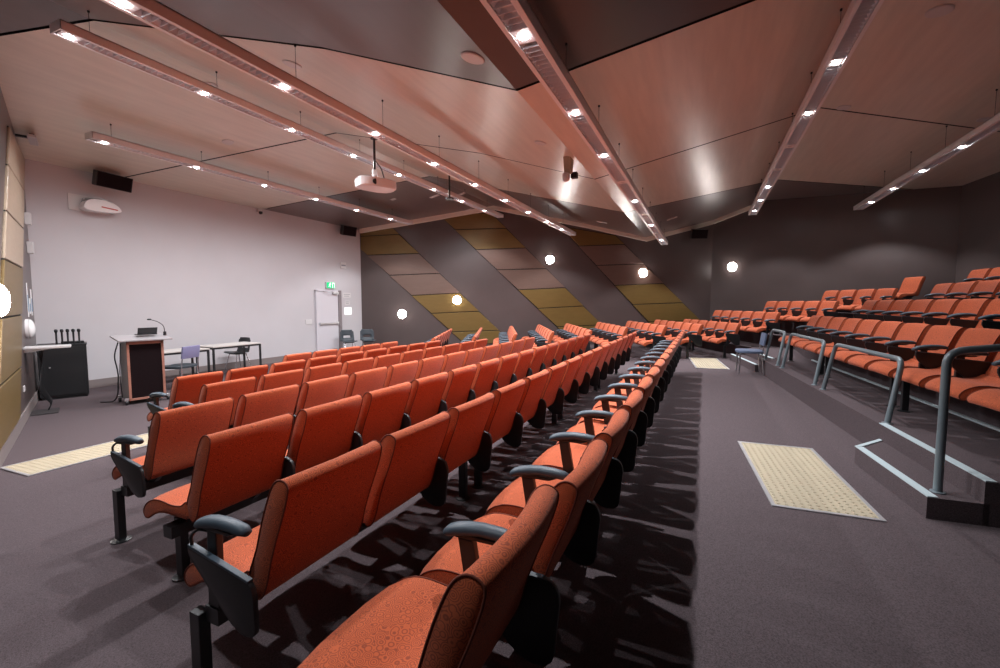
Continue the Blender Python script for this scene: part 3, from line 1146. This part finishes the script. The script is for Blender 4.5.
loudspeaker((4.78, 10.60, 4.05), math.radians(8), math.radians(14), (0.62, 0.26, 0.28), 'black loudspeaker high at the left end of the white wall')
loudspeaker((11.1, 10.60, 4.02), math.radians(-10), math.radians(14), (0.50, 0.26, 0.30), 'black loudspeaker high on the white wall above the door')
pp = C2 + UW1 * 11.6 + NW1 * 0.32
loudspeaker((pp.x, pp.y, 4.02), math.atan2(NW1.y, NW1.x) + PI / 2, math.radians(14), (0.55, 0.26, 0.30), 'black loudspeaker in the far dark corner under the ceiling')

# short throw unit on the white wall
t = thing('wall_projector', 'white device with silver arm on the white wall below a loudspeaker', 'projector', (4.62, YW, 3.56))
bm = new_bm()
box(bm, (-0.08, -0.01, 0.02), (0.62, 0.015, 0.30), None, 0.003)
finish(bm, 'backing_plate', PLASTW, t)
bm = new_bm()
prism(bm, spline([(-0.20, -0.12), (0.30, -0.10), (0.32, 0.0), (0.18, 0.09), (-0.08, 0.10), (-0.22, 0.02)], 3, True), -0.24, -0.04, 'y', 0.015)
finish(bm, 'body', WHITEMETAL, t, smooth='auto')
bm = new_bm()
tube(bm, [(-0.18, -0.10, 0.10), (0.0, -0.16, 0.15), (0.26, -0.14, 0.09)], 0.018, 8)
tube(bm, [(-0.18, -0.02, 0.04), (-0.20, -0.12, 0.10)], 0.018, 8)
finish(bm, 'cable_arm', ALU, t, smooth=True)
bm = new_bm()
box(bm, (0.15, -0.245, -0.04), (0.26, 0.01, 0.02), ry(0.08))
finish(bm, 'red_stripe', mat('red_label', (0.5, 0.08, 0.07), 0.5), t)

# hanging projector
pz = ceil_z(5.84)
t = thing('ceiling_projector', 'white projector hanging on a black pole from the ceiling', 'projector', (6.87, 5.84, pz))
bm = new_bm()
tube(bm, [(0, 0, 0.0), (0, 0, -0.62)], 0.022, 10)
lathe(bm, [(0.07, -0.02), (0.07, 0.0)], 16)
finish(bm, 'pole', BLACKM, t, smooth='auto')
bm = new_bm()
tube(bm, rounded([(0.02, 0, -0.42), (0.14, -0.05, -0.55), (0.20, -0.08, -0.78)], 0.05, 4), 0.012, 6)
finish(bm, 'cable', BLACKM, t, smooth=True)
bm = new_bm()
tube(bm, [(0, 0, -0.60), (0, 0, -0.80)], 0.045, 12)
finish(bm, 'mount', WHITEMETAL, t, smooth='auto')
bm = new_bm()
prism(bm, spline([(-0.30, -0.20), (0.30, -0.22), (0.36, 0.0), (0.28, 0.22), (-0.28, 0.20), (-0.34, 0.0)], 4, True), -0.96, -0.79, 'z', 0.03)
for v in bm.verts:
    v.co = rz(math.radians(-25)) @ v.co
body = finish(bm, 'body', WHITEMETAL, t, smooth='auto')
bm = new_bm()
lathe(bm, [(0.055, 0.0), (0.055, 0.03), (0.035, 0.035)], 16, rz(math.radians(-25)) @ Vector((-0.1, -0.205, -0.875)), rx(PI / 2))
finish(bm, 'lens', SCREEN, body, smooth='auto')

# empty mounting pole further along
pz = ceil_z(5.53)
t = thing('ceiling_pole', 'thin black pole with round plate hanging from the ceiling', 'pole', (8.9, 5.40, ceil_z(5.40)))
bm = new_bm()
tube(bm, [(0, 0, 0), (0, 0, -0.66)], 0.020, 10)
finish(bm, 'pole', BLACKM, t, smooth='auto')
bm = new_bm()
lathe(bm, [(0.10, -0.68), (0.10, -0.65), (0.04, -0.63)], 18)
finish(bm, 'round_plate', BLACKM, t, smooth='auto')

# camera by the ceiling fold
t = thing('ceiling_camera', 'white camera on a bracket beside the ceiling fold', 'camera', (6.95, 2.02, ceil_z(2.02)))
bm = new_bm()
prism(bm, [(-0.10, 0.0), (0.10, 0.0), (0.06, -0.22), (-0.02, -0.26)], -0.06, 0.06, 'y', 0.01)
finish(bm, 'bracket', BEIGEP, t)
bm = new_bm()
lathe(bm, [(0.02, -0.38), (0.055, -0.36), (0.065, -0.30), (0.055, -0.25), (0.03, -0.24)], 16, (-0.05, 0.02, 0))
finish(bm, 'camera_head', PLASTW, t, smooth=True)
bm = new_bm()
box(bm, (0.08, -0.08, -0.26), (0.10, 0.10, 0.09), None, 0.01)
finish(bm, 'junction_box', BLACK, t)

# small dome camera at the top of the white wall
t = thing('security_camera', 'small white camera high on the middle of the white wall', 'camera', (8.15, 10.80, 4.10))
bm = new_bm()
box(bm, (0, 0.06, 0.03), (0.12, 0.08, 0.10), None, 0.006)
finish(bm, 'base', PLASTW, t)
bm = new_bm()
lathe(bm, [(0.05, 0.0), (0.045, -0.05), (0.02, -0.07)], 14)
finish(bm, 'camera_head', BLACK, t, smooth=True)

# unit at the top of the left wall
pl = C1 + ULW * 1.05 + NLW * 0.20
t = thing('wall_sensor', 'flat silver device where the left wall meets the ceiling', 'device', (pl.x, pl.y, 4.28), math.atan2(ULW.y, ULW.x))
bm = new_bm()
box(bm, (0, 0, 0), (0.50, 0.10, 0.05), None, 0.01)
finish(bm, 'body', ALU, t)
bm = new_bm()
box(bm, (0, 0, 0.04), (0.30, 0.06, 0.05), None, 0.01)
box(bm, (0, -0.09, 0.03), (0.06, 0.20, 0.03))
finish(bm, 'bracket', BLACKM, t)

# flush ceiling loudspeakers / discs
def plane_rot(y):
    e = 0.02
    s = (ceil_z(y + e) - ceil_z(y - e)) / (2 * e)
    return rx(math.atan(s))
for x, y, r, lab in [(3.8, 2.04, 0.115, 'round beige ceiling speaker on the grey panel near the light overhead'),
                     (6.62, -2.25, 0.12, 'round ceiling speaker at the top right of the copper ceiling'),
                     (9.2, -2.0, 0.10, 'round ceiling speaker beside the aisle light'),
                     (10.09, -4.09, 0.10, 'round ceiling speaker above the top raised row at the right wall'),
                     (4.44, 6.90, 0.11, 'round ceiling speaker on the tan ceiling between two lights at left'),
                     (4.0, 4.64, 0.11, 'round ceiling speaker on the tan ceiling near the grey panel'),
                     (6.28, 2.25, 0.09, 'round ceiling speaker just left of the ceiling fold'),
                     (5.59, 8.24, 0.10, 'round ceiling speaker between the two lights nearest the white wall')]:
    t = thing('ceiling_speaker', lab, 'ceiling speaker', (x, y, ceil_z(y)), 0, 'round ceiling speakers')
    R3 = plane_rot(y)
    bm = new_bm()
    lathe(bm, [(r, 0.0), (r, -0.008), (r * 0.93, -0.012)], 24, (0, 0, 0), R3)
    finish(bm, 'rim', PLASTW, t, smooth='auto')
    bm = new_bm()
    lathe(bm, [(r * 0.90, -0.008), (r * 0.90, -0.014)], 24, (0, 0, 0), R3)
    finish(bm, 'mesh_cover', PLASTW, t, smooth='auto')
for x, y, w, lab in [(11.35, 7.4, 0.3, 'leftmost of the small plates by the second light'), (11.87, 6.8, 0.3, 'small pale plate above the first gap of the dark ceiling'), (13.47, 7.44, 0.3, 'small pale plate nearest the striped wall'), (14.01, 2.97, 0.3, 'small pale plate just left of the ceiling fold'), (14.29, 0.94, 0.3, 'small pale plate right of the ceiling fold'), (10.54, 8.3, 0.14, 'tiny round plate on the dark ceiling left of the black pole')]:
    t = thing('ceiling_plate', lab, 'ceiling plate', (x, y, ceil_z(y)), 0, 'small plates on the dark ceiling')
    bm = new_bm()
    box(bm, (0, 0, -0.008), (0.12, w, 0.016), plane_rot(y), 0.003)
    finish(bm, 'cover', PLASTW, t)

# ------------------------------------------------------------------ lectern
t = thing('lectern', 'lectern with red brown frame, black perforated front and sloping top', 'lectern', (4.15, 8.44, 0), math.radians(-13))
W_, D_ = 0.50, 0.42
bm = new_bm()
for s in (-1, 1):
    box(bm, (s * (W_ / 2 - 0.012), D_ / 2, 0.555), (0.024, D_, 0.97), None, 0.003)
finish(bm, 'side_panel', LECTOP, t)
bm = new_bm()
for s in (-1, 1):
    box(bm, (s * (W_ / 2 - 0.018), 0.0, 0.555), (0.036, 0.022, 0.97), None, 0.004)
box(bm, (0, 0, 1.015), (W_, 0.022, 0.05), None, 0.004)
box(bm, (0, 0, 0.085), (W_, 0.022, 0.035), None, 0.004)
finish(bm, 'front_frame', WOODRED, t)
bm = new_bm()
box(bm, (0, 0.010, 0.545), (W_ - 0.07, 0.012, 0.90))
finish(bm, 'front_panel', PERF, t)
bm = new_bm()
box(bm, (0, D_ / 2 + 0.01, 0.12), (W_ + 0.0, D_, 0.03))
finish(bm, 'base_shelf', LECTOP, t)
bm = new_bm()
R = rx(math.radians(6))
box(bm, (0.0, D_ / 2 - 0.02, 1.085), (0.72, 0.56, 0.025), R, 0.006)
finish(bm, 'top', LECTOP, t)
bm = new_bm()
box(bm, (0, D_ / 2, 1.05), (W_ - 0.05, D_ - 0.05, 0.04))
finish(bm, 'top_support', BLACK, t)
for sx in (-1, 1):
    for sy in (0, 1):
        bm = new_bm()
        lathe(bm, [(0.038, -0.014), (0.04, -0.008), (0.04, 0.008), (0.038, 0.014)], 14, (sx * 0.28, 0.02 + sy * 0.42, 0.040), ry(PI / 2))
        c = finish(bm, 'castor', BLACK, t, smooth='auto')
        bm = new_bm()
        box(bm, (sx * 0.28, 0.02 + sy * 0.42, 0.085), (0.05, 0.04, 0.035))
        box(bm, (sx * 0.265, 0.02 + sy * 0.42, 0.10), (0.07, 0.05, 0.02))
        finish(bm, 'castor_fork', ALU, c)
bm = new_bm()
tube(bm, rounded([(-0.30, 0.25, 1.02), (-0.36, 0.26, 0.80), (-0.31, 0.28, 0.50), (-0.33, 0.30, 0.15), (-0.36, 0.40, 0.02), (-0.5, 0.6, 0.012)], 0.12, 5), 0.010, 6)
tube(bm, rounded([(-0.28, 0.20, 1.0), (-0.31, 0.20, 0.5), (-0.29, 0.22, 0.1)], 0.1, 4), 0.007, 6)
finish(bm, 'cables', BLACK, t, smooth=True)
LR = rz(math.radians(-13))
def lect(x, y, z):
    v = LR @ Vector((x, y, 0))
    return (4.15 + v.x, 8.44 + v.y, z)
t = thing('laptop', 'small dark screen standing on the lectern top', 'laptop', lect(0.08, 0.24, 1.128), math.radians(-13))
bm = new_bm()
box(bm, (0, 0.02, 0.008), (0.28, 0.16, 0.014), None, 0.003)
finish(bm, 'base', BLACK, t)
bm = new_bm()
box(bm, (0, -0.075, 0.068), (0.27, 0.010, 0.125), rx(math.radians(25)), 0.003)
finish(bm, 'screen', SCREEN, t)
t = thing('microphone', 'gooseneck microphone bending over the lectern top', 'microphone', lect(0.33, 0.20, 1.108), math.radians(-13))
bm = new_bm()
lathe(bm, [(0.025, 0.0), (0.022, 0.06), (0.01, 0.07)], 12)
finish(bm, 'base', BLACK, t, smooth='auto')
bm = new_bm()
tube(bm, rounded([(0, 0, 0.06), (-0.01, 0, 0.17), (-0.09, 0.0, 0.24), (-0.20, 0, 0.28)], 0.1, 5), 0.006, 6)
finish(bm, 'gooseneck', BLACKM, t, smooth=True)
bm = new_bm()
lathe(bm, [(0.008, -0.03), (0.014, -0.01), (0.014, 0.02), (0.008, 0.03)], 10, (-0.21, 0, 0.282), ry(PI / 2))
finish(bm, 'capsule', BLACK, t, smooth=True)

# ------------------------------------------------------------------ equipment cabinet in the corner
ca, cb = Vector((3.43, 10.22)), Vector((4.00, 9.99))
cd = (cb - ca)
CAW = cd.length
crot = math.atan2(cd.y, cd.x)
t = thing('equipment_cabinet', 'black steel equipment cabinet in the left corner', 'cabinet', (ca.x, ca.y, 0), crot)
bm = new_bm()
box(bm, (CAW / 2, 0.23, 0.49), (CAW, 0.44, 0.90), None, 0.006)
box(bm, (CAW / 2, 0.23, 0.94), (CAW + 0.02, 0.46, 0.02), None, 0.004)
box(bm, (CAW / 2, 0.23, 0.02), (CAW - 0.04, 0.40, 0.04))
finish(bm, 'body', BLACK, t)
bm = new_bm()
box(bm, (CAW / 2, 0.004, 0.49), (CAW - 0.07, 0.012, 0.84), None, 0.003)
d = finish(bm, 'door', BLACKM, t)
bm = new_bm()
lathe(bm, [(0.012, 0.0), (0.012, 0.02)], 12, (0.14, -0.002, 0.56), rx(PI / 2))
finish(bm, 'lock', ALU, d, smooth='auto')
u = Vector((math.cos(crot), math.sin(crot)))
v = Vector((-u.y, u.x))
pos = ['leftmost', 'second from the left', 'middle', 'second from the right', 'rightmost']
for i in range(5):
    q = ca + u * (0.24 + i * 0.072) + v * 0.12
    t = thing('microphone_handset', 'upright black radio microphone on the cabinet, %s of five' % pos[i], 'microphone', (q.x, q.y, 0.951), 0, 'radio microphones on the cabinet')
    bm = new_bm()
    lathe(bm, [(0.016, 0.0), (0.013, 0.05), (0.015, 0.20)], 10)
    finish(bm, 'handle', BLACK, t, smooth='auto')
    bm = new_bm()
    lathe(bm, [(0.014, 0.20), (0.024, 0.215), (0.025, 0.245), (0.014, 0.262)], 10)
    finish(bm, 'head', BLACKM, t, smooth=True)
t = thing('charging_dock', 'low black charging dock under the radio microphones', 'dock', (ca.x + u.x * 0.44 + v.x * 0.22, ca.y + u.y * 0.44 + v.y * 0.22, 0.951), crot)
bm = new_bm()
box(bm, (0, 0, 0.02), (0.30, 0.10, 0.04), None, 0.01)
finish(bm, 'dock_body', BLACK, t)

# wall shelf, cables, papers near the left wall
def lwp(s, out=0.0):
    p = C1 + ULW * s + NLW * out
    return p
q = lwp(1.85)
t = thing('wall_shelf', 'white flap shelf fixed to the left wall beside the cabinet', 'shelf', (q.x, q.y, 1.00), math.atan2(NLW.y, NLW.x))
bm = new_bm()
box(bm, (0.25, 0, 0), (0.50, 0.34, 0.03), None, 0.006)
finish(bm, 'shelf_board', PLASTW, t)
bm = new_bm()
for y in (-0.12, 0.12):
    prism(bm, [(0.0, -0.015), (0.34, -0.015), (0.0, -0.07)], y - 0.006, y + 0.006, 'y')
finish(bm, 'shelf_bracket', ALU, t)
t = thing('cable_bundle', 'tangled black cables hanging below the white wall shelf', 'cables', (0, 0, 0))
for k in range(5):
    s0 = 1.55 + 0.08 * k
    a = lwp(s0, 0.08 + 0.03 * k)
    b = lwp(s0 - 0.05, 0.16)
    c = lwp(s0 - 0.12 + 0.05 * k, 0.12)
    e = lwp(s0 - 0.1, 0.20)
    bm = new_bm()
    tube(bm, rounded([(a.x, a.y, 1.0), (b.x, b.y, 0.7), (c.x, c.y, 0.35), (b.x + .1, b.y + .05, 0.10), (e.x, e.y, 0.012)], 0.15, 5), 0.008, 6)
    finish(bm, 'cable', BLACK, t, smooth=True)
for s, z, w, h, m, lab in [(0.98, 1.72, 0.10, 0.55, PAPER, 'tall white paper strip on the left wall above the unlit lamp'),
                           (0.40, 1.68, 0.14, 0.45, PAPER, 'white sheet nearest the corner above the cabinet'),
                           (0.70, 1.62, 0.14, 0.26, PAPER, 'small white sheet between two others on the left wall')]:
    p_ = lwp(s, 0.006)
    t = thing('notice', lab, 'notice', (p_.x, p_.y, z), math.atan2(ULW.y, ULW.x), 'papers on the left wall')
    bm = new_bm()
    box(bm, (0, 0, 0), (w, 0.008, h))
    finish(bm, 'sheet', m, t)
    bm = new_bm()
    box(bm, (0, 0.005, -h * 0.1), (w * 0.7, 0.002, h * 0.5))
    finish(bm, 'printed_block', mat('blue_print', (0.18, 0.33, 0.50), 0.6), t)
for s, z, lab in [(0.42, 3.10, 'upper small white box on the left wall near the corner'), (0.36, 2.62, 'lower small white box on the left wall near the corner')]:
    p_ = lwp(s, 0.04)
    t = thing('wall_box', lab, 'device', (p_.x, p_.y, z), math.atan2(ULW.y, ULW.x), 'white boxes high on the left wall')
    bm = new_bm()
    box(bm, (0, 0, 0), (0.14, 0.08, 0.20), None, 0.01)
    finish(bm, 'casing', PLASTW, t)
p_ = lwp(2.3, 0.004)
t = thing('wall_socket', 'white socket low on the left wall under the shelf', 'socket', (p_.x, p_.y, 0.45), math.atan2(ULW.y, ULW.x))
bm = new_bm()
box(bm, (0, 0, 0), (0.12, 0.016, 0.08), None, 0.003)
finish(bm, 'plate', PLASTW, t)
p_ = lwp(1.85, 0.17)
bm = new_bm()
box(bm, (p_.x, p_.y, 0.006), (0.42, 0.30, 0.012), rz(math.atan2(ULW.y, ULW.x)))
tag(finish(bm, 'floor_box', DARKFAB), 'dark floor access plate in the carpet below the wall shelf', 'floor box')

# ------------------------------------------------------------------ tables and loose chairs
def table(x0, x1, y0, y1, h, label):
    t = thing('table', label, 'table', (x0, y0, 0), 0, 'tables by the white wall')
    w, d = x1 - x0, y1 - y0
    bm = new_bm()
    box(bm, (w / 2, d / 2, h - 0.0125), (w, d, 0.025), None, 0.003)
    finish(bm, 'tabletop', TABLETOP, t)
    bm = new_bm()
    for yy in (0.03, d - 0.03):
        box(bm, (w / 2, yy, h - 0.045), (w - 0.04, 0.03, 0.04))
    for xx in (0.03, w - 0.03):
        box(bm, (xx, d / 2, h - 0.045), (0.03, d - 0.04, 0.04))
    finish(bm, 'apron_frame', BLACKM, t)
    for xx in (0.025, w - 0.025):
        for yy in (0.025, d - 0.025):
            bm = new_bm()
            box(bm, (xx, yy, (h - 0.03) / 2), (0.035, 0.035, h - 0.03))
            finish(bm, 'leg', BLACKM, t)
    return t
table(5.95, 7.10, 9.55, 10.18, 0.73, 'black framed pale table at the right, next to the black chair')
table(4.72, 5.92, 9.60, 10.22, 0.70, 'black framed pale table at the left, behind the violet chair')

def tube_chair(loc, rot, label, m, back_z=(0.58, 0.86), seat_m=None):
    """stacking chair with four thin legs, flat seat pad and flat back; faces local +y"""
    t = thing('side_chair', label, 'chair', loc, rot)
    bm = new_bm()
    prism(bm, spline([(-0.22, -0.19), (0.22, -0.19), (0.23, 0.20), (-0.23, 0.20)], 4, True), 0.42, 0.465, 'z', 0.012)
    finish(bm, 'seat', seat_m or m, t, smooth='auto')
    bm = new_bm()
    box(bm, (0, -0.225, (back_z[0] + back_z[1]) / 2), (0.43, 0.035, back_z[1] - back_z[0]), rx(math.radians(8)), 0.014)
    finish(bm, 'backrest', m, t, smooth='auto')
    for s in (-1, 1):
        bm = new_bm()
        tube(bm, rounded([(s * 0.20, 0.19, 0.02), (s * 0.20, 0.18, 0.42), (s * 0.20, -0.19, 0.42)], 0.03, 3), 0.011, 8)
        tube(bm, [(s * 0.20, -0.19, 0.42), (s * 0.20, -0.215, 0.62)], 0.011, 8)
        finish(bm, 'side_frame', CHROME, t, smooth='auto')
    for s in (-1, 1):
        for yy, y2 in ((0.20, 0.19), (-0.22, -0.18)):
            bm = new_bm()
            tube(bm, [(s * 0.205, yy, 0.0), (s * 0.20, y2, 0.425)], 0.012, 8)
            finish(bm, 'leg', CHROME, t, smooth='auto')
    return t
tube_chair((9.85, -0.84, AISLE_Z), 0.06, 'blue fabric chair standing alone in the aisle by the platform', BLUEC, (0.56, 0.80))
tube_chair((5.12, 9.24, 0.0), math.radians(20), 'violet backed chair in front of the left table', VIOLET, (0.60, 0.84), SLATE)

def shell_chair(loc, rot, label, m):
    """one-piece plastic shell with a hand hole on thin splayed legs; faces local +y"""
    t = thing('shell_chair', label, 'chair', loc, rot)
    prof = spline([(0.21, 0.43), (0.16, 0.445), (0.0, 0.43), (-0.14, 0.43), (-0.195, 0.48), (-0.22, 0.58), (-0.24, 0.70), (-0.26, 0.80)], 3)
    bm = new_bm()
    rows = []
    nU = 8
    for j, (y, z) in enumerate(prof):
        row = []
        tt = j / (len(prof) - 1)
        hw = 0.215 + 0.01 * math.sin(tt * PI) - (0.035 if tt > 0.92 else 0)
        for i in range(nU + 1):
            q = (i / nU * 2 - 1)
            if tt < 0.5:
                row.append(Vector((q * hw, y, z + 0.018 * q * q)))
            else:
                row.append(Vector((q * hw, y + 0.045 * q * q, z)))
        rows.append(row)
    V = [[bm.verts.new(p) for p in r] for r in rows]
    nJ = len(V) - 1
    for j in range(nJ):
        for i in range(nU):
            tt = (j + 0.5) / nJ
            if 0.66 < tt < 0.76 and 2 <= i <= 5:
                continue                                   # the hand hole
            bm.faces.new((V[j][i], V[j][i + 1], V[j + 1][i + 1], V[j + 1][i]))
    o = finish(bm, 'shell', m, t, smooth=True)
    sd = o.modifiers.new('thick', 'SOLIDIFY')
    sd.thickness = 0.012
    bm = new_bm()
    box(bm, (0, 0.0, 0.41), (0.30, 0.26, 0.015))
    finish(bm, 'under_plate', BLACKM, t)
    for sx in (-1, 1):
        for sy in (-1, 1):
            bm = new_bm()
            tube(bm, [(sx * 0.21, sy * 0.21, 0.0), (sx * 0.14, sy * 0.12, 0.41)], 0.010, 8)
            finish(bm, 'leg', CHROME, t, smooth='auto')
    return t
shell_chair((7.16, 10.52, 0.0), math.radians(90), 'black plastic shell chair behind the right table', BLACK)
shell_chair((10.72, 10.30, 0.0), math.radians(150), 'slate blue shell chair below the notices beside the door', SLATE)
shell_chair((11.25, 9.98, 0.0), math.radians(140), 'slate blue shell chair in the corner at the striped wall', SLATE)
